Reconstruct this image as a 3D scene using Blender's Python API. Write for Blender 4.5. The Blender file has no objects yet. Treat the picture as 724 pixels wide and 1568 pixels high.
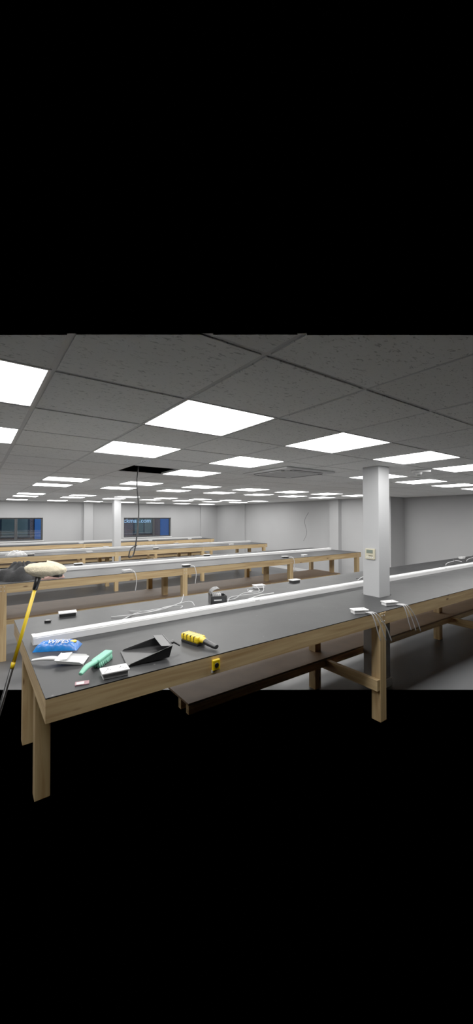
import bpy, bmesh, math, random
from mathutils import Vector, Matrix
random.seed(7)
scene = bpy.context.scene
COL = scene.collection
CAMZ = 1.92
CEIL = 2.505
BT = 1.03           # bench top height
AZ = math.radians(54.3)
FWD = Vector((math.cos(AZ), math.sin(AZ), 0))

# ------------------------------------------------------------------ materials
def newmat(name):
    m = bpy.data.materials.new(name); m.use_nodes = True
    nt = m.node_tree
    return m, nt, nt.nodes['Principled BSDF']
def plain(name, col, rough=0.5, metal=0.0, var=0.06, scale=8.0, bump=0.0, bscale=60):
    m, nt, b = newmat(name)
    N = nt.nodes; L = nt.links
    tc = N.new('ShaderNodeTexCoord'); no = N.new('ShaderNodeTexNoise'); no.inputs['Scale'].default_value = scale
    no.inputs['Detail'].default_value = 4
    L.new(tc.outputs['Object'], no.inputs['Vector'])
    r = N.new('ShaderNodeValToRGB')
    r.color_ramp.elements[0].position = .3; r.color_ramp.elements[1].position = .7
    r.color_ramp.elements[0].color = tuple(c*(1-var) for c in col)+(1,)
    r.color_ramp.elements[1].color = tuple(min(1, c*(1+var)) for c in col)+(1,)
    L.new(no.outputs['Fac'], r.inputs['Fac']); L.new(r.outputs['Color'], b.inputs['Base Color'])
    b.inputs['Roughness'].default_value = rough; b.inputs['Metallic'].default_value = metal
    if bump > 0:
        n2 = N.new('ShaderNodeTexNoise'); n2.inputs['Scale'].default_value = bscale; n2.inputs['Detail'].default_value = 5
        L.new(tc.outputs['Object'], n2.inputs['Vector'])
        bp = N.new('ShaderNodeBump'); bp.inputs['Strength'].default_value = bump; bp.inputs['Distance'].default_value = .01
        L.new(n2.outputs['Fac'], bp.inputs['Height']); L.new(bp.outputs['Normal'], b.inputs['Normal'])
    return m
def pine(name, stretch):
    m, nt, b = newmat(name); N = nt.nodes; L = nt.links
    tc = N.new('ShaderNodeTexCoord'); mp = N.new('ShaderNodeMapping'); mp.inputs['Scale'].default_value = stretch
    L.new(tc.outputs['Object'], mp.inputs['Vector'])
    no = N.new('ShaderNodeTexNoise'); no.inputs['Scale'].default_value = 1; no.inputs['Detail'].default_value = 6
    no.inputs['Distortion'].default_value = .6
    L.new(mp.outputs['Vector'], no.inputs['Vector'])
    r = N.new('ShaderNodeValToRGB'); e = r.color_ramp.elements
    e[0].position = .3; e[0].color = (.36, .21, .08, 1); e[1].position = .65; e[1].color = (.60, .415, .19, 1)
    L.new(no.outputs['Fac'], r.inputs['Fac'])
    # knots
    mp2 = N.new('ShaderNodeMapping'); mp2.inputs['Scale'].default_value = tuple(s*.12+1.5 for s in stretch)
    L.new(tc.outputs['Object'], mp2.inputs['Vector'])
    vo = N.new('ShaderNodeTexVoronoi'); vo.inputs['Scale'].default_value = 1.6
    L.new(mp2.outputs['Vector'], vo.inputs['Vector'])
    r2 = N.new('ShaderNodeValToRGB'); r2.color_ramp.elements[0].position = .05; r2.color_ramp.elements[0].color = (1, 1, 1, 1)
    r2.color_ramp.elements[1].position = .12; r2.color_ramp.elements[1].color = (0, 0, 0, 1)
    L.new(vo.outputs['Distance'], r2.inputs['Fac'])
    mx = N.new('ShaderNodeMix'); mx.data_type = 'RGBA'
    L.new(r2.outputs['Color'], mx.inputs[0]); L.new(r.outputs['Color'], mx.inputs[6]); mx.inputs[7].default_value = (.13, .055, .02, 1)
    L.new(mx.outputs[2], b.inputs['Base Color']); b.inputs['Roughness'].default_value = .6
    return m
M = {}
M['px'] = pine('pine_along_x', (1.5, 22, 30))
M['py'] = pine('pine_along_y', (22, 1.5, 30))
M['pz'] = pine('pine_along_z', (22, 22, 1.5))
M['wall'] = plain('wall_paint', (.33, .332, .338), .75, var=.03, scale=1.5, bump=.05, bscale=120)
M['col'] = plain('column_paint', (.37, .375, .385), .6, var=.03, scale=3, bump=.08, bscale=40)
M['white'] = plain('white_plastic', (.7, .7, .7), .35, var=.03)
M['offwhite'] = plain('offwhite_metal', (.62, .62, .62), .5, var=.03)
M['tbar'] = plain('tbar_metal', (.6, .6, .6), .5, var=.04)
M['black'] = plain('black_plastic', (.006, .006, .0065), .35, var=.2)
M['dark'] = plain('dark_void', (.01, .01, .01), .9)
M['frame'] = plain('anthracite_frame', (.015, .017, .02), .5)
M['yellow'] = plain('yellow_plastic', (.72, .46, .003), .4)
M['mint'] = plain('mint_plastic', (.16, .55, .36), .4)
M['mintb'] = plain('mint_bristle', (.2, .58, .4), .8)
M['cream'] = plain('cream_bristle', (.62, .53, .36), .95, var=.15, scale=45, bump=.4, bscale=130)
M['beige'] = plain('beige_plastic', (.5, .46, .32), .45)
M['lcd'] = plain('lcd_grey', (.12, .15, .12), .25)
M['cloth'] = plain('black_fabric', (.007, .007, .008), .95, var=.4, scale=20, bump=.4, bscale=80)
M['pink'] = plain('pink_fabric', (.4, .22, .18), .95, var=.1, scale=20, bump=.4, bscale=80)
M['mdf'] = plain('mdf_shelf', (.20, .12, .06), .7, var=.12, scale=5)
M['cableg'] = plain('grey_cable', (.42, .42, .43), .5)
M['cableb'] = plain('black_cable', (.008, .008, .009), .5)
M['blue'] = plain('blue_packaging', (.003, .12, .5), .3, var=.25, scale=30)
M['card'] = plain('printed_card', (.25, .12, .14), .5, var=.4, scale=60)
M['bluedoor'] = plain('blue_paint', (.02, .16, .5), .5)

# bench laminate
m, nt, b = newmat('charcoal_laminate'); N = nt.nodes; L = nt.links
tc = N.new('ShaderNodeTexCoord'); no = N.new('ShaderNodeTexNoise'); no.inputs['Scale'].default_value = 2.2; no.inputs['Detail'].default_value = 8
no.inputs['Roughness'].default_value = .65
L.new(tc.outputs['Object'], no.inputs['Vector'])
r = N.new('ShaderNodeValToRGB'); e = r.color_ramp.elements
e[0].position = .35; e[0].color = (.0065, .0069, .0076, 1); e[1].position = .75; e[1].color = (.0155, .0157, .0165, 1)
L.new(no.outputs['Fac'], r.inputs['Fac'])
vo = N.new('ShaderNodeTexVoronoi'); vo.inputs['Scale'].default_value = 7
L.new(tc.outputs['Object'], vo.inputs['Vector'])
r2 = N.new('ShaderNodeValToRGB'); r2.color_ramp.elements[0].position = .03; r2.color_ramp.elements[0].color = (1, 1, 1, 1)
r2.color_ramp.elements[1].position = .06; r2.color_ramp.elements[1].color = (0, 0, 0, 1)
L.new(vo.outputs['Distance'], r2.inputs['Fac'])
mx = N.new('ShaderNodeMix'); mx.data_type = 'RGBA'; L.new(r2.outputs['Color'], mx.inputs[0]); L.new(r.outputs['Color'], mx.inputs[6])
mx.inputs[7].default_value = (.1, .1, .1, 1)
L.new(mx.outputs[2], b.inputs['Base Color'])
r3 = N.new('ShaderNodeMapRange'); r3.inputs[3].default_value = .36; r3.inputs[4].default_value = .58
L.new(no.outputs['Fac'], r3.inputs[0]); L.new(r3.outputs[0], b.inputs['Roughness'])
b.inputs['Specular IOR Level'].default_value = .24
M['top'] = m
# floor
m, nt, b = newmat('grey_floor'); N = nt.nodes; L = nt.links
tc = N.new('ShaderNodeTexCoord'); no = N.new('ShaderNodeTexNoise'); no.inputs['Scale'].default_value = 1.4; no.inputs['Detail'].default_value = 9
L.new(tc.outputs['Object'], no.inputs['Vector'])
r = N.new('ShaderNodeValToRGB'); e = r.color_ramp.elements
e[0].position = .3; e[0].color = (.058, .06, .064, 1); e[1].position = .75; e[1].color = (.085, .088, .093, 1)
L.new(no.outputs['Fac'], r.inputs['Fac']); L.new(r.outputs['Color'], b.inputs['Base Color']); b.inputs['Roughness'].default_value = .42
M['floor'] = m
# ceiling tile
m, nt, b = newmat('fissured_ceiling_tile'); N = nt.nodes; L = nt.links
tc = N.new('ShaderNodeTexCoord'); mp = N.new('ShaderNodeMapping'); mp.inputs['Scale'].default_value = (34, 80, 30)
L.new(tc.outputs['Object'], mp.inputs['Vector'])
no = N.new('ShaderNodeTexNoise'); no.inputs['Scale'].default_value = 1; no.inputs['Detail'].default_value = 3; no.inputs['Distortion'].default_value = 1.2
L.new(mp.outputs['Vector'], no.inputs['Vector'])
r = N.new('ShaderNodeValToRGB'); e = r.color_ramp.elements
e[0].position = .33; e[0].color = (.52, .52, .515, 1); e[1].position = .40; e[1].color = (.92, .92, .905, 1)
L.new(no.outputs['Fac'], r.inputs['Fac'])
sn = N.new('ShaderNodeVectorMath'); sn.operation = 'SUBTRACT'; sn.inputs[1].default_value = (.25, 1.6, 0)
L.new(tc.outputs['Object'], sn.inputs[0])
s2 = N.new('ShaderNodeVectorMath'); s2.operation = 'SNAP'; s2.inputs[1].default_value = (.6, .6, 10)
L.new(sn.outputs[0], s2.inputs[0])
wn = N.new('ShaderNodeTexWhiteNoise'); L.new(s2.outputs[0], wn.inputs['Vector'])
mr = N.new('ShaderNodeMapRange'); mr.inputs[3].default_value = .92; mr.inputs[4].default_value = 1.0
L.new(wn.outputs['Value'], mr.inputs[0])
ml = N.new('ShaderNodeVectorMath'); ml.operation = 'SCALE'
L.new(r.outputs['Color'], ml.inputs[0]); L.new(mr.outputs[0], ml.inputs['Scale'])
L.new(ml.outputs[0], b.inputs['Base Color']); b.inputs['Roughness'].default_value = .9
bp = N.new('ShaderNodeBump'); bp.inputs['Strength'].default_value = .4; bp.inputs['Distance'].default_value = .004
L.new(r.outputs['Color'], bp.inputs['Height']); L.new(bp.outputs['Normal'], b.inputs['Normal'])
M['tile'] = m
# light diffuser
m, nt, b = newmat('led_diffuser')
b.inputs['Base Color'].default_value = (.9, .9, .9, 1)
b.inputs['Emission Color'].default_value = (1.0, .99, .965, 1); b.inputs['Emission Strength'].default_value = 15.0
M['led'] = m
# outside brick
m, nt, b = newmat('brick'); N = nt.nodes; L = nt.links
tc = N.new('ShaderNodeTexCoord'); mp = N.new('ShaderNodeMapping'); mp.inputs['Rotation'].default_value = (math.radians(90), 0, 0)
L.new(tc.outputs['Object'], mp.inputs['Vector'])
br = N.new('ShaderNodeTexBrick'); br.inputs['Scale'].default_value = 4
br.inputs['Color1'].default_value = (.16, .06, .04, 1); br.inputs['Color2'].default_value = (.1, .04, .03, 1); br.inputs['Mortar'].default_value = (.2, .18, .17, 1)
L.new(mp.outputs['Vector'], br.inputs['Vector']); L.new(br.outputs['Color'], b.inputs['Base Color'])
M['brick'] = m
# sign glow
m, nt, b = newmat('lit_sign_letters'); b.inputs['Base Color'].default_value = (.6, .75, .85, 1)
b.inputs['Emission Color'].default_value = (.4, .7, 1, 1); b.inputs['Emission Strength'].default_value = .4
M['sign'] = m
# glass
m, nt, b = newmat('window_glass'); N = nt.nodes; L = nt.links
out = N['Material Output']; tr = N.new('ShaderNodeBsdfTransparent'); gl = N.new('ShaderNodeBsdfGlossy'); gl.inputs['Roughness'].default_value = .02
fr = N.new('ShaderNodeFresnel'); fr.inputs['IOR'].default_value = 1.5; ms = N.new('ShaderNodeMixShader')
tr.inputs['Color'].default_value = (.8, .88, .95, 1)
L.new(fr.outputs[0], ms.inputs[0]); L.new(tr.outputs[0], ms.inputs[1]); L.new(gl.outputs[0], ms.inputs[2]); L.new(ms.outputs[0], out.inputs['Surface'])
M['glass'] = m

# ------------------------------------------------------------------ builder
class B:
    def __init__(s):
        s.bm = bmesh.new(); s.mats = []
    def mi(s, k):
        if k not in s.mats: s.mats.append(k)
        return s.mats.index(k)
    def _paint(s, faces, k):
        i = s.mi(k)
        for f in faces: f.material_index = i
    def box(s, lo, hi, k, bev=0.0, mat=None):
        r = bmesh.ops.create_cube(s.bm, size=1)
        vs = r['verts']; lo = Vector(lo); hi = Vector(hi); c = (lo+hi)/2; d = hi-lo
        for v in vs:
            v.co = Vector((v.co.x*d.x, v.co.y*d.y, v.co.z*d.z))+c
            if mat: v.co = mat @ v.co
        fs = set(f for v in vs for f in v.link_faces)
        s._paint(fs, k)
        if bev > 0:
            es = list(set(e for v in vs for e in v.link_edges))
            rr = bmesh.ops.bevel(s.bm, geom=es, offset=bev, segments=2, affect='EDGES', profile=.5)
            s._paint(rr['faces'], k)
    def poly(s, pts, k, thick=0.0):
        vs = [s.bm.verts.new(p) for p in pts]
        f = s.bm.faces.new(vs); s._paint([f], k)
        if thick:
            f.normal_update(); n = f.normal.copy()
            r = bmesh.ops.extrude_face_region(s.bm, geom=[f])
            nv = [g for g in r['geom'] if isinstance(g, bmesh.types.BMVert)]
            for v in nv: v.co += n*thick
            fs = set(ff for v in nv for ff in v.link_faces); s._paint(fs, k)
    def cyl(s, p0, p1, r0, r1, k, seg=12):
        s.tube([p0, p1], r0, k, seg=seg, smooth=False, r1=r1)
    def tube(s, pts, r, k, seg=6, smooth=True, sub=6, r1=None, flat=1.0):
        pts = [Vector(p) for p in pts]
        if smooth and len(pts) > 2:
            P = [pts[0]]+pts+[pts[-1]]; out = []
            for i in range(1, len(P)-2):
                for j in range(sub):
                    t = j/sub; a, b_, c, d = P[i-1], P[i], P[i+1], P[i+2]
                    out.append(.5*((2*b_)+(-a+c)*t+(2*a-5*b_+4*c-d)*t*t+(-a+3*b_-3*c+d)*t**3))
            out.append(pts[-1]); pts = out
        rings = []; n = len(pts); up = None
        for i, p in enumerate(pts):
            d = (pts[min(i+1, n-1)]-pts[max(i-1, 0)]).normalized()
            if up is None:
                up = Vector((0, 0, 1)) if abs(d.z) < .9 else Vector((1, 0, 0))
            a = d.cross(up).normalized(); up = a.cross(d).normalized()
            if callable(r): rad = r(i/(n-1))
            else: rad = r if r1 is None else r+(r1-r)*i/(n-1)
            rings.append([s.bm.verts.new(p+a*math.cos(q)*rad+up*math.sin(q)*rad*flat) for q in [2*math.pi*j/seg for j in range(seg)]])
        fs = []
        for i in range(n-1):
            for j in range(seg):
                f = s.bm.faces.new((rings[i][j], rings[i][(j+1) % seg], rings[i+1][(j+1) % seg], rings[i+1][j])); f.smooth = True; fs.append(f)
        fs.append(s.bm.faces.new(rings[0][::-1])); fs.append(s.bm.faces.new(rings[-1]))
        s._paint(fs, k)
    def done(s, name, loc=None, rotz=0.0, parent=None, rot=None):
        bmesh.ops.recalc_face_normals(s.bm, faces=s.bm.faces)
        me = bpy.data.meshes.new(name); s.bm.to_mesh(me); s.bm.free()
        for k in s.mats: me.materials.append(M[k])
        o = bpy.data.objects.new(name, me); COL.objects.link(o)
        if loc: o.location = loc
        o.rotation_euler = rot if rot else (0, 0, rotz)
        if parent: o.parent = parent
        return o

def cut_near(bm, depth):
    bmesh.ops.bisect_plane(bm, geom=bm.verts[:]+bm.edges[:]+bm.faces[:], plane_co=FWD*depth, plane_no=-FWD, clear_outer=True)

# ------------------------------------------------------------------ room shell
XL, XR, XR2, YF, YN, YJ = -1.6, 9.5, 10.2, 14.9, -0.8, 5.81
bb = B(); bb.poly([(XL, YN, 0), (XR2, YN, 0), (XR2, YF, 0), (XL, YF, 0)], 'floor')
cut_near(bb.bm, 4.11); bb.done('floor')

panels = []
for X in [-.05+1.2*i for i in range(0, 9)]:
    for Y in (1.9, 3.1, 6.1, 7.3, 10.3, 11.5, 13.9):
        if abs(X-3.55) < .01 and abs(Y-3.1) < .01: continue
        if X > 9.3: continue
        panels.append((X, Y))
panels.append((2.35, 4.3))
hole = (1.75, 4.3)
bb = B()
def key(x, y): return (round((x-.25)/.6-.5), round((y-1.6)/.6-.5))
skip = set(key(*p) for p in panels); skip.add(key(*hole))
for i in range(-4, 18):
    for j in range(-5, 23):
        if (i, j) in skip: continue
        x0 = .25+.6*i; y0 = 1.6+.6*j
        xm = XR if y0+.3 > YJ else XR2
        a0 = max(x0+.012, XL); a1 = min(x0+.588, xm); b0 = max(y0+.012, YN); b1 = min(y0+.588, YF)
        if a1-a0 < .03 or b1-b0 < .03: continue
        dz = random.uniform(-.001, .0015)
        bb.box((a0, b0, CEIL+dz), (a1, b1, CEIL+.009), 'tile')
for i in range(-3, 18):
    x = .25+.6*i
    if XL < x < XR2: bb.poly([(x-.012, YN, CEIL+.0045), (x+.012, YN, CEIL+.0045), (x+.012, YF if x < XR else YJ, CEIL+.0045), (x-.012, YF if x < XR else YJ, CEIL+.0045)], 'tbar')
for j in range(-4, 23):
    y = 1.6+.6*j
    xm = XR if y > YJ else XR2
    bb.poly([(XL, y-.012, CEIL+.0046), (xm, y-.012, CEIL+.0046), (xm, y+.012, CEIL+.0046), (XL, y+.012, CEIL+.0046)], 'tbar')
cut_near(bb.bm, 1.163)
ceil = bb.done('ceiling')

# light panels (share one mesh)
bb = B()
bb.poly([(-.285, -.285, 0), (.285, -.285, 0), (.285, .285, 0), (-.285, .285, 0)], 'led')
for a, c in (((-.298, -.298), (.298, -.285)), ((-.298, .285), (.298, .298)), ((-.298, -.285), (-.285, .285)), ((.285, -.285), (.298, .285))):
    bb.box((a[0], a[1], -.004), (c[0], c[1], .02), 'white')
lp = bb.done('ceiling_light_panel'); lp.location = (panels[0][0], panels[0][1], CEIL+.004)
for i, p in enumerate(panels[1:]):
    o = bpy.data.objects.new('ceiling_light_panel', lp.data); COL.objects.link(o); o.location = (p[0], p[1], CEIL+.004)

# far wall with two windows
W = [(-.2, 2.05), (5.01, 7.13)]; wz0, wz1 = 1.09, 1.915; t = .25
bb = B()
xs = [XL-.2, W[0][0], W[0][1], W[1][0], W[1][1], XR+.9]
for i in range(0, 5):
    if i in (1, 3):
        bb.box((xs[i], YF, 0), (xs[i+1], YF+t, wz0), 'wall'); bb.box((xs[i], YF, wz1), (xs[i+1], YF+t, CEIL+.3), 'wall')
    else: bb.box((xs[i], YF, 0), (xs[i+1], YF+t, CEIL+.3), 'wall')
bb.done('wall_far')
bb = B(); bb.box((XR, YJ, 0), (XR+.9, YF, CEIL+.3), 'wall'); bb.done('wall_right_a')
bb = B(); bb.box((XR2, YN, 0), (XR2+.2, YJ, CEIL+.3), 'wall'); bb.done('wall_right_b')
bb = B(); bb.box((XL-.2, 3.0, 0), (XL, YF, CEIL+.3), 'wall'); bb.done('wall_left')
# pilasters
bb = B(); bb.box((3.42, YF-.18, 0), (3.75, YF, CEIL), 'wall'); bb.done('trim_1')
bb = B(); bb.box((XR-.16, 7.5, 0), (XR, 7.85, CEIL), 'wall'); bb.done('trim_2')
bb = B(); bb.box((XR-.06, 12.55, 0), (XR, 12.68, CEIL), 'wall'); bb.done('trim_3')
bb = B(); bb.box((8.6, YF-.1, 0), (XR, YF, CEIL), 'wall'); bb.done('trim_4')
bb = B(); bb.box((XL, YF-.015, 0), (3.42, YF, .1), 'white'); bb.box((3.75, YF-.015, 0), (8.6, YF, .1), 'white'); bb.done('baseboard_far')
bb = B(); bb.box((XR-.015, 7.85, 0), (XR, 12.55, .1), 'white'); bb.box((XR-.015, YJ, 0), (XR, 7.5, .1), 'white'); bb.done('baseboard_right')
# windows
for n, (a, c) in enumerate(W):
    bb = B(); y0, y1 = YF+.08, YF+.14
    bb.box((a, y0, wz0), (c, y1, wz0+.05), 'frame'); bb.box((a, y0, wz1-.05), (c, y1, wz1), 'frame')
    w = c-a
    for fx in (0, .30, .62, 1):
        x = a+fx*w; x = min(max(x, a+.025), c-.025)
        bb.box((x-.025, y0, wz0+.05), (x+.025, y1, wz1-.05), 'frame')
    bb.box((a+.62*w+.03, y0-.01, wz0+.05), (a+.62*w+.06, y1, wz1-.05), 'frame')
    bb.box((a+.05, y0+.03, wz0+.05), (c-.05, y0+.036, wz1-.05), 'glass')
    bb.box((a-.02, YF-.03, wz0-.03), (c+.02, YF+.08, wz0), 'white')
    bb.done('window_%d' % (n+1))

# outside
bb = B()
bb.box((-6, 21, 0), (20, 21.3, 4.0), 'brick')
for x in (1.0, 4.2, 7.6, 10.8):
    bb.box((x, 20.95, .9), (x+1.3, 21, 2.2), 'frame'); bb.box((x+.1, 20.93, 1.0), (x+.62, 20.96, 2.1), 'lcd'); bb.box((x+.7, 20.93, 1.0), (x+1.2, 20.96, 2.1), 'lcd')
bb.box((2.5, 20.9, 0), (3.5, 20.98, 2.0), 'bluedoor'); bb.box((9.3, 20.9, 0), (10.3, 20.98, 2.0), 'bluedoor')
bb.done('brick_building')
cu = bpy.data.curves.new('shop_sign', 'FONT'); cu.body = 'ckman.com'; cu.size = .36; cu.extrude = .01
cu.materials.append(M['sign'])
so = bpy.data.objects.new('shop_sign', cu); COL.objects.link(so); so.location = (7.0, 20.85, 1.62); so.rotation_euler = (math.radians(90), 0, 0)
ld = bpy.data.lights.new('dusk_fill', 'AREA'); ld.energy = 200; ld.size = 6; ld.color = (.55, .72, 1)  # added fill lamp, no real fixture: brightens the brick building in place of dusk
lo = bpy.data.objects.new('dusk_fill', ld); COL.objects.link(lo); lo.location = (6, 16.5, 3.6); lo.rotation_euler = (math.radians(70), 0, 0)

# ------------------------------------------------------------------ columns
def column(x0, y0, w, thermo=False):
    bb = B(); bb.box((x0, y0, .0), (x0+w, y0+w, CEIL), 'col', bev=.006)
    bb.box((x0-.012, y0-.012, 0), (x0+w+.012, y0+w+.012, .09), 'white')
    return bb.done('support_column')
column(3.69, 2.40, .21); column(3.69, 11.9, .22)
bb = B()
bb.box((3.668, 2.445, 1.445), (3.69, 2.565, 1.565), 'beige', bev=.005)
bb.box((3.664, 2.465, 1.515), (3.669, 2.545, 1.553), 'lcd')
for k in range(4): bb.box((3.664, 2.462+k*.023, 1.462), (3.669, 2.476+k*.023, 1.472), 'offwhite')
bb.box((3.664, 2.465, 1.485), (3.669, 2.52, 1.49), 'black')
bb.done('wall_thermostat')

# ------------------------------------------------------------------ benches
def bench(x0, x1, y0, y1, posts, shelf0, notch=None, skipfront=False):
    bb = B(); zt = BT
    tt = .007
    def slab(a, b_, c, d, z0, z1, k):
        if notch and a < notch[0] and b_ > notch[1] and c < notch[3] and d > notch[2]:
            bb.box((a, c, z0), (notch[0], d, z1), k); bb.box((notch[1], c, z0), (b_, d, z1), k)
            bb.box((notch[0], c, z0), (notch[1], notch[2], z1), k); bb.box((notch[0], notch[3], z0), (notch[1], d, z1), k)
        else: bb.box((a, c, z0), (b_, d, z1), k)
    slab(x0, x1, y0, y1, zt-tt, zt, 'top')
    zl = zt-tt; ah = .10; th = .045
    slab(x0+th, x1-th, y0+th, y1-th, zl-.018, zl, 'mdf')
    za = zl-.018; zb_ = za-ah
    # aprons, flush with the laminate edge
    bb.box((x0, y0, zb_), (x1, y0+th, zl), 'px'); bb.box((x0, y1-th, zb_), (x1, y1, zl), 'px')
    bb.box((x0, y0+th, zb_), (x0+th, y1-th, zl), 'py'); bb.box((x1-th, y0+th, zb_), (x1, y1-th, zl), 'py')
    ym = (y0+y1)/2; pw = .095
    for n_, X in enumerate(posts):
        for m_, yy in enumerate((y0-.001, ym-pw/2, y1-.05-pw)):
            if n_ == 0 and m_ == 0 and skipfront: continue
            if m_ == 0:   # outer post: laps the apron, rises to the top
                bb.box((X, y0-.004, 0), (X+pw, y0-.004+pw, zl-.002), 'pz', bev=.003)
                for dz_ in (.03, .085):
                    bb.cyl((X+.03, y0-.004, zl-dz_), (X+.03, y0-.008, zl-dz_), .006, .006, 'offwhite', 8)
                    bb.cyl((X+.068, y0-.004, zl-dz_), (X+.068, y0-.008, zl-dz_), .006, .006, 'offwhite', 8)
            else:
                bb.box((X, yy, 0), (X+pw, yy+pw, za), 'pz', bev=.003)
        bb.box((X-.046, y0+.06, za-ah), (X-.001, y1-.06, za-.001), 'py')
        if X > shelf0-.1: bb.box((X-.046, y0+.0, .30), (X-.001, y1-.06, .40), 'py')
    ys = y0+.62
    bb.box((shelf0, ys, .40), (x1-.05, y1-.16, .418), 'mdf')
    bb.box((shelf0, ys-.004, .33), (x1-.05, ys+.04, .399), 'px')
    bb.box((shelf0, ym-.1, .32), (x1-.05, ym-.055, .399), 'px')
    return bb.done('workbench')
bench(.295, 10.15, 2.02, 3.72, [.35, 3.11, 5.95, 8.8], 1.42, notch=(3.675, 3.915, 2.385, 2.625), skipfront=True)
bench(.27, 8.12, 5.80, 7.50, [.275, 3.0, 5.6, 7.95], .35)
bench(.27, 8.2, 9.60, 11.30, [.33, 3.0, 5.6, 8.03], .35)
bench(.27, 8.25, 13.1, 14.7, [.33, 3.0, 5.6, 8.08], .35)

def trunking(x0, x1, y, w=.10, h=.055):
    bb = B()
    bb.box((x0, y, BT), (x1, y+w, BT+h-.008), 'white', bev=.002)
    bb.box((x0+.003, y+.006, BT+h-.008), (x1-.003, y+w-.006, BT+h), 'white', bev=.002)
    x = x0+2
    while x < x1:
        bb.box((x-.03, y-.002, BT+.0005), (x+.03, y+w+.002, BT+h+.002), 'white'); x += 2
    bb.box((x0-.002, y+.002, BT), (x0+.02, y+w-.002, BT+h+.001), 'white')
    return bb.done('cable_trunking')
trunking(.345, 10.1, 2.90); trunking(.6, 8.0, 6.66); trunking(.4, 8.1, 10.4); trunking(.4, 8.1, 13.85)

# ------------------------------------------------------------------ sockets
def socket(x, y, rot, dark=False, cables=None, z=BT):
    bb = B()
    bb.box((-.068, -.038, 0), (.068, .038, .028), 'offwhite' if not dark else 'black', bev=.003)
    bb.box((-.075, -.045, .028), (.075, .045, .038), 'white', bev=.003)
    for sx in (-.035, .035):
        bb.box((sx-.003, .004, .038), (sx+.003, .014, .0388), 'black')
        bb.box((sx-.014, -.01, .038), (sx-.007, -.006, .0388), 'black'); bb.box((sx+.007, -.01, .038), (sx+.014, -.006, .0388), 'black')
        bb.box((sx-.006 + (.02 if sx > 0 else -.02), -.03, .038), (sx+.006+(.02 if sx > 0 else -.02), -.014, .041), 'white', bev=.001)
    return bb.done('power_socket', loc=(x, y, z), rotz=math.radians(rot))
socket(.655, 2.092, -6); socket(2.93, 2.115, -25); socket(3.45, 2.13, -20)
socket(.70, 3.60, -8, True); socket(2.95, 3.62, -12); socket(3.6, 3.64, 0, True); socket(8.6, 3.6, 0); socket(8.8, 3.3, 20)
for x, y in ((2.05, 5.93), (3.15, 5.95), (5.6, 5.95), (6.2, 5.95), (1.6, 7.3), (4.4, 7.3), (2.4, 9.75), (4.2, 9.75), (6.8, 9.75), (3.2, 11.1), (5.5, 11.1), (3.0, 13.3), (5.5, 13.3), (7.2, 13.3), (1.1, 9.8)):
    socket(x, y, random.uniform(-20, 20), random.random() < .3)

# ------------------------------------------------------------------ cables
def cable(pts, k='cableg', r=.004, name='power_cable'):
    bb = B(); bb.tube(pts, r, k, seg=6, sub=8); return bb.done(name)
zb = BT+.008
bb = B()
bb.tube([(1.0, 3.3, zb), (1.18, 3.22, zb+.01), (1.4, 3.16, zb+.03), (1.6, 3.2, zb+.05), (1.72, 3.35, zb+.03), (1.78, 3.42, zb+.08)], .004, 'cableg')
bb.tube([(1.05, 3.15, zb), (1.25, 3.3, zb), (1.5, 3.25, zb+.02), (1.68, 3.12, zb+.08), (1.7, 3.04, zb+.05)], .004, 'cableg')
bb.tube([(1.2, 3.4, zb), (1.35, 3.2, zb+.02), (1.55, 3.32, zb+.01), (1.62, 3.15, zb+.04), (1.55, 3.04, zb+.05)], .004, 'cableg')
bb.done('cable_bundle')
bb = B()
bb.tube([(2.1, 3.3, zb), (2.3, 3.25, zb), (2.5, 3.35, zb+.02), (2.65, 3.25, zb+.04), (2.72, 3.4, zb+.08)], .004, 'cableg')
bb.tube([(2.15, 3.15, zb), (2.35, 3.35, zb), (2.6, 3.15, zb+.05), (2.75, 3.3, zb+.1)], .004, 'cableg')
bb.tube([(2.3, 3.1, zb), (2.55, 3.12, zb+.03), (2.7, 3.05, zb+.05)], .004, 'white')
bb.done('cable_bundle')
for k, (x, y) in enumerate(((4.6, 3.2), (7.3, 3.25), (8.3, 3.3))):
    bb = B()
    bb.tube([(x-.2, y, zb), (x, y+.06, zb+.02), (x+.15, y-.02, zb+.06), (x+.1, y-.15, zb+.06)], .005, 'cableg')
    bb.tube([(x-.1, y+.1, zb), (x+.05, y-.05, zb+.03), (x+.2, y+.05, zb+.09)], .005, 'cableb')
    bb.done('cable_bundle')
for x, y in ((2.95, 2.07), (3.48, 2.08)):
    bb = B()
    for q in range(3):
        dx = .05*q
        bb.tube([(x+dx*.3, y-.005, BT+.012), (x+dx*.6, 2.0, BT+.012), (x+dx+.02, 1.98, BT-.05), (x+dx*1.5+.06, 1.975, BT-.16), (x+dx*1.8+.10, 1.975, BT-.24-.02*q)], .0045, 'cableg' if q != 1 else 'offwhite')
    bb.done('socket_tail_cable')
for x in (2.1, 3.2, 5.65):
    bb = B(); bb.tube([(x, 5.86, BT+.02), (x+.02, 5.77, BT+.01), (x+.05, 5.76, BT-.12), (x+.03, 5.765, BT-.3)], .006, 'offwhite'); bb.done('socket_tail_cable')
# cable dropping from missing tile
cable([(1.6, 4.2, CEIL+.12), (1.56, 4.14, CEIL+.0), (1.53, 4.1, 2.3), (1.56, 4.12, 2.0), (1.53, 4.1, 1.7), (1.50, 4.12, 1.5), (1.44, 4.1, 1.47), (1.46, 4.1, 1.56), (1.54, 4.12, 1.6)], 'cableb', .008, 'hanging_cable')
cable([(9.44, 8.85, 2.1), (9.4, 9.0, 1.8), (9.4, 8.9, 1.4), (9.45, 9.1, 1.1)], 'cableb', .005, 'wall_cable')
cable([(9.44, 6.02, 2.2), (9.42, 5.95, 1.8), (9.43, 5.9, 1.5), (9.44, 6.0, 1.2)], 'cableb', .006, 'wall_cable')

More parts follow.
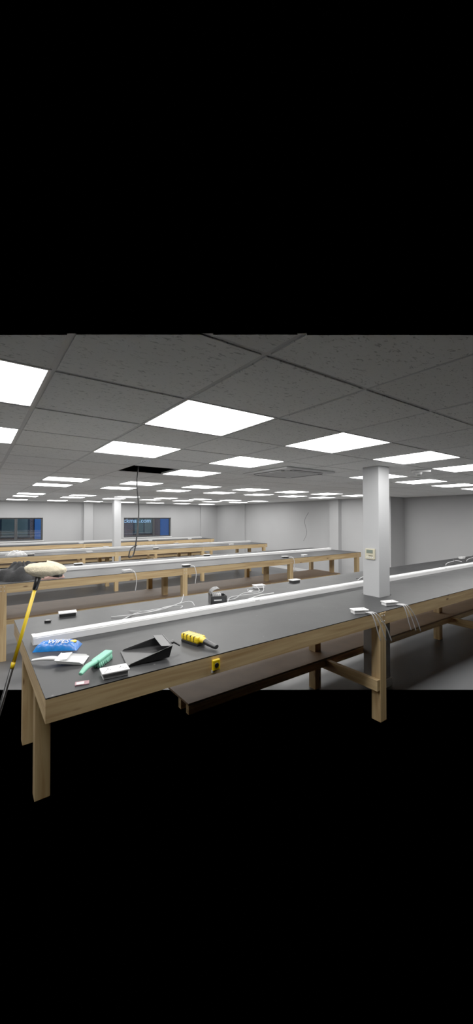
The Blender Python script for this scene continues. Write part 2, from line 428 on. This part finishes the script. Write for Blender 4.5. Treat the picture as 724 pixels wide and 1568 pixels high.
# ------------------------------------------------------------------ AC cassette + emergency light
bb = B(); z = CEIL-.002
h = .42
bb.box((-h, -h, -.022), (h, h, 0), 'offwhite', bev=.01)
bb.box((-.27, -.27, -.030), (.27, .27, -.022), 'offwhite', bev=.004)
for a in range(4):
    R = Matrix.Rotation(a*math.pi/2, 4, 'Z')
    bb.box((-.26, .30, -.026), (.26, .36, -.0215), 'dark', mat=R)
    bb.box((-.25, .318, -.031), (.25, .35, -.0265), 'offwhite', mat=R)
for k in range(12):
    y = -.22+k*.04; bb.box((-.23, y, -.032), (.23, y+.012, -.030), 'tbar')
bb.done('ceiling_air_conditioner', loc=(3.30, 3.45, z))
bb = B(); bb.box((-.1, -.045, -.03), (.1, .045, 0), 'white', bev=.008); bb.cyl((-.03, 0, -.03), (-.03, 0, -.06), .042, .034, 'white', 16); bb.cyl((-.03, 0, -.06), (-.03, 0, -.066), .024, .02, 'lcd', 16)
bb.done('emergency_light', loc=(4.46, 2.32, CEIL-.001), rotz=-.6)

# ------------------------------------------------------------------ small things on near bench
def brush(name, loc, rotz, body, brist, handle, L_=.30):
    bb = B()
    bb.tube([(-L_/2, 0, .03), (-L_*.3, 0, .045), (-.02, 0, .04), (.02, 0, .04)], lambda q: .012+.006*math.sin(q*3.1)+.004*q, handle, seg=10, flat=.7)
    bb.box((-.01, -.026, .03), (L_/2, .026, .052), body, bev=.008)
    for i in range(15):
        for j in range(5):
            x = .002+i*(L_/2-.012)/14; y = -.02+j*.01
            bb.cyl((x, y, .032), (x+random.uniform(-.004, .006), y*1.5+random.uniform(-.003, .003), .003), .0042, .0052, brist, 5)
    return bb.done(name, loc=loc, rotz=rotz)
brush('hand_brush', (.595, 2.255, BT), math.radians(46), 'mint', 'mintb', 'mint', .32)
# chunky yellow scrubbing brush, black ribs and stubby black grip
bb = B()
bb.box((-.13, -.042, .016), (.05, .042, .064), 'yellow', bev=.015)
bb.box((-.125, -.039, .001), (.045, .039, .018), 'black', bev=.003)
for k in range(4): bb.box((-.10+k*.036, -.0435, .026), (-.094+k*.036, .0435, .0652), 'black', bev=.002)
bb.tube([(.03, 0, .040), (.07, 0, .040), (.11, 0, .032), (.16, .0, .024)], lambda q: .030-.012*q, 'yellow', seg=12, flat=.75)
bb.tube([(.085, 0, .038), (.12, 0, .031), (.165, .0, .024), (.19, 0, .022)], lambda q: .0285-.009*q, 'black', seg=12, flat=.75)
bb.done('scrubbing_brush', loc=(1.285, 2.265, BT), rotz=math.radians(-76))

def dustpan(loc, rotz, k, w, d, hb, hl):
    bb = B(); th = .004
    def ww(y): return w/2*(1-.12*(y+d/2)/d)
    pts = [(-w/2, -d/2, .005), (w/2, -d/2, .005), (ww(d/2), d/2, .016), (-ww(d/2), d/2, .016)]
    bb.poly(pts, k, th)
    bb.poly([(-ww(d/2), d/2, .012), (ww(d/2), d/2, .012), (ww(d/2)+.005, d/2+.02, hb), (-ww(d/2)-.005, d/2+.02, hb)], k, th)
    for sgn in (-1, 1):
        bb.poly([(sgn*w/2, -d/2, .001), (sgn*ww(d/2), d/2, .012), (sgn*(ww(d/2)+.005), d/2+.02, hb), (sgn*(w/2+.004), -d/2+.02, .018)], k, th)
    bb.poly([(-ww(d/2)-.004, d/2+.02, hb-.003), (ww(d/2)+.004, d/2+.02, hb-.003), (ww(d/2), d/2-.05, hb+.004), (-ww(d/2), d/2-.05, hb+.004)], k, th)
    if hl: bb.tube([(0, d/2+.01, hb*.6), (0, d/2+.05, hb*.75), (0, d/2+hl*.6, hb*.75), (.012, d/2+hl, hb*.45)], lambda q: .016+.005*math.sin(q*5), k, seg=10, flat=.6)
    return bb.done('dustpan', loc=loc, rotz=rotz)
dustpan((.90, 2.265, BT), math.radians(-100), 'black', .26, .26, .085, .10)
dustpan((.51, 2.435, BT), math.radians(62), 'white', .13, .15, .035, .17)

# wipes packet
bb = B(); n = 24; m2 = 14; L_, Wd, H = .28, .13, .05
vt = []
for i in range(n+1):
    row = []
    for j in range(m2+1):
        x = (i/n-.5); y = (j/m2-.5)
        p = (1-abs(2*x)**4)*(1-abs(2*y)**3)
        row.append((x*L_, y*Wd*(1-.08*(1-abs(2*x))), H*(p**.5 if p > 0 else 0)*(1+.12*math.sin(i*1.7+j*.9)*math.cos(j*1.3))))
    vt.append(row)
V = [[bb.bm.verts.new(c) for c in row] for row in vt]
fs = []
for i in range(n):
    for j in range(m2):
        f = bb.bm.faces.new((V[i][j], V[i+1][j], V[i+1][j+1], V[i][j+1])); f.smooth = True; fs.append(f)
bb._paint(fs, 'blue')
wp = bb.done('wipes_packet', loc=(.475, 2.745, BT+.001), rotz=math.radians(-28))
cu = bpy.data.curves.new('lettering', 'FONT'); cu.body = 'WIPES'; cu.size = .05; cu.extrude = .001; cu.align_x = 'CENTER'; cu.shear = .2
cu.materials.append(M['white']); o = bpy.data.objects.new('lettering', cu); COL.objects.link(o); o.parent = wp; o.location = (0.01, -.045, .048); o.rotation_euler = (.4, 0, 0)
bb = B(); bb.cyl((.1, .0, .038), (.1, 0, .046), .022, .02, 'yellow', 14); bb.done('label_flash', parent=wp)

bb = B(); bb.box((-.035, -.022, 0), (.035, .022, .006), 'card'); bb.box((-.028, -.016, .006), (.01, .012, .0064), 'white'); bb.done('printed_card', loc=(.48, 2.085, BT), rotz=math.radians(-15))
bb = B(); bb.box((-.028, -.02, -.04), (.028, .0, .03), 'yellow', bev=.006); bb.cyl((0, -.02, -.005), (0, -.023, -.005), .016, .015, 'black', 16); bb.box((-.03, -.012, -.052), (-.01, -.004, -.036), 'offwhite')
bb.done('tape_measure', loc=(1.28, 2.019, .975), rotz=0)
bb = B(); bb.box((-.025, -.013, 0), (.025, .013, .018), 'black', bev=.004); bb.box((-.015, -.008, .018), (.012, .008, .0195), 'offwhite'); bb.done('remote_fob', loc=(.52, 3.47, BT), rotz=-.4)
bb = B(); bb.box((-.03, -.02, 0), (.03, .02, .004), 'white'); bb.cyl((.0, .04, .006), (.05, .06, .006), .005, .005, 'white', 8); bb.done('paper_scrap', loc=(2.72, 3.5, BT), rotz=.4)
# open black carton with curved flap
bb = B(); w, d, h = .085, .065, .085
bb.box((-w, -d, 0), (w, d, .003), 'black')
bb.box((-w, -d, .003), (w, -d+.003, h), 'black'); bb.box((-w, d-.003, .003), (w, d, h), 'black')
bb.box((-w, -d+.003, .003), (-w+.003, d-.003, h), 'black'); bb.box((w-.003, -d+.003, .003), (w, d-.003, h), 'black')
pr = None
for k in range(7):
    a = k/6*1.7; p = (-w-.0+.09*(1-math.cos(a))*.9, h+.075*math.sin(a))
    if pr: bb.poly([(pr[0], -d, pr[1]), (p[0], -d, p[1]), (p[0], d, p[1]), (pr[0], d, pr[1])], 'black', .002)
    pr = p
bb.box((-.06, -d-.0015, .03), (.06, -d, .06), 'frame'); bb.box((-.05, -d-.0025, .04), (.03, -d-.0015, .05), 'offwhite')
for k in range(5): bb.box((-.06+k*.02, -.04, .06), (-.05+k*.02, .03, .1), 'offwhite', bev=.002)
bb.done('cardboard_carton', loc=(2.07, 3.22, BT), rotz=math.radians(-20))

# broom leaning on bench end
bb = B()
base = Vector((-.012, 2.9, .01)); touch = Vector((.268, 3.0, 1.03)); dirv = (touch-base).normalized()
def at(s_): return base+dirv*s_
bb.cyl(at(0), at(.90), .0125, .0125, 'black', 14)
bb.cyl(at(.90), at(.94), .0137, .0137, 'yellow', 14); bb.cyl(at(.94), at(1.44), .0122, .0122, 'yellow', 14)
bb.cyl(at(1.44), at(1.545), .017, .022, 'black', 14)
R = Vector((.812, -.584, 0))
c = at(1.56)+R*.04
Mx = Matrix.Translation(c) @ Matrix.Rotation(math.radians(-35.7), 4, 'Z') @ Matrix.Rotation(math.radians(8), 4, 'Y')
bb.box((-.12, -.03, -.012), (.12, .03, .012), 'black', bev=.006, mat=Mx)
n1, n2 = 48, 22; rows = []
for i in range(n2+1):
    ph = math.pi*i/n2-math.pi/2; row = []
    for j in range(n1):
        th = 2*math.pi*j/n1
        cx = math.copysign(abs(math.cos(th))**.75, math.cos(th)); sy = math.sin(th)
        rr = 1+.02*math.sin(th*11+i)+.015*math.sin(i*5+th*3)+random.uniform(-.008, .008)
        row.append(bb.bm.verts.new(Mx @ Vector((.15*math.cos(ph)*cx*rr, .07*math.cos(ph)*sy*rr, .03+.055*math.sin(ph)*rr+.012*cx))))
    rows.append(row)
fs = []
for i in range(n2):
    for j in range(n1):
        f = bb.bm.faces.new((rows[i][j], rows[i][(j+1) % n1], rows[i+1][(j+1) % n1], rows[i+1][j])); f.smooth = True; fs.append(f)
bb._paint(fs, 'cream')
bmesh.ops.remove_doubles(bb.bm, verts=bb.bm.verts, dist=.0002)
bb.done('broom')

# jacket heap on second bench
def heap(name, loc, rx, ry, h, k, seed, z=BT):
    rnd = random.Random(seed); ph = [rnd.uniform(0, 6.3) for _ in range(8)]
    bb = B(); nr, na = 22, 56; rings = []
    for i in range(nr+1):
        r = i/nr; row = []
        for j in range(na):
            a = 2*math.pi*j/na
            e = 1+.14*math.sin(3*a+ph[0])+.09*math.sin(5*a+ph[1])+.05*math.sin(9*a+ph[2])
            fold = .6+.25*math.sin(7*a+ph[3]+5*r)+.2*math.sin(11*r+ph[4]+2*a)+.12*math.sin(13*a+ph[5])
            zz = h*max(0, (1-r**2.5))**.6*(1 if i == 0 else (.45+.55*fold)) if i else h*.75
            row.append(bb.bm.verts.new((rx*r*e*math.cos(a), ry*r*e*math.sin(a), zz+.001)))
        rings.append(row)
    fs = []
    for i in range(nr):
        for j in range(na):
            f = bb.bm.faces.new((rings[i][j], rings[i+1][j], rings[i+1][(j+1) % na], rings[i][(j+1) % na])); f.smooth = True; fs.append(f)
    bb._paint(fs, k)
    bmesh.ops.remove_doubles(bb.bm, verts=bb.bm.verts, dist=.0002)
    return bb.done(name, loc=loc)
heap('black_jacket', (.60, 6.24, BT), .36, .30, .24, 'cloth', 3)
heap('pink_scarf', (.95, 5.93, BT), .14, .08, .09, 'pink', 9)
heap('crumpled_paper', (.8, 10.0, BT), .2, .1, .12, 'white', 4)

# ------------------------------------------------------------------ world + camera
w = bpy.data.worlds.new('night'); scene.world = w; w.use_nodes = True
w.node_tree.nodes['Background'].inputs['Color'].default_value = (0, 0, 0, 1); w.node_tree.nodes['Background'].inputs['Strength'].default_value = 0
cam = bpy.data.cameras.new('camera'); co = bpy.data.objects.new('camera', cam); COL.objects.link(co)
co.location = (0, 0, CAMZ); co.rotation_euler = (math.radians(90.87), 0, AZ-math.pi/2)
cam.sensor_fit = 'HORIZONTAL'; cam.sensor_width = 36; cam.lens = 36*560/724; cam.clip_start = .02
scene.camera = co
try:
    scene.view_settings.view_transform = 'Standard'
    scene.view_settings.gamma = 1.4
except Exception: pass
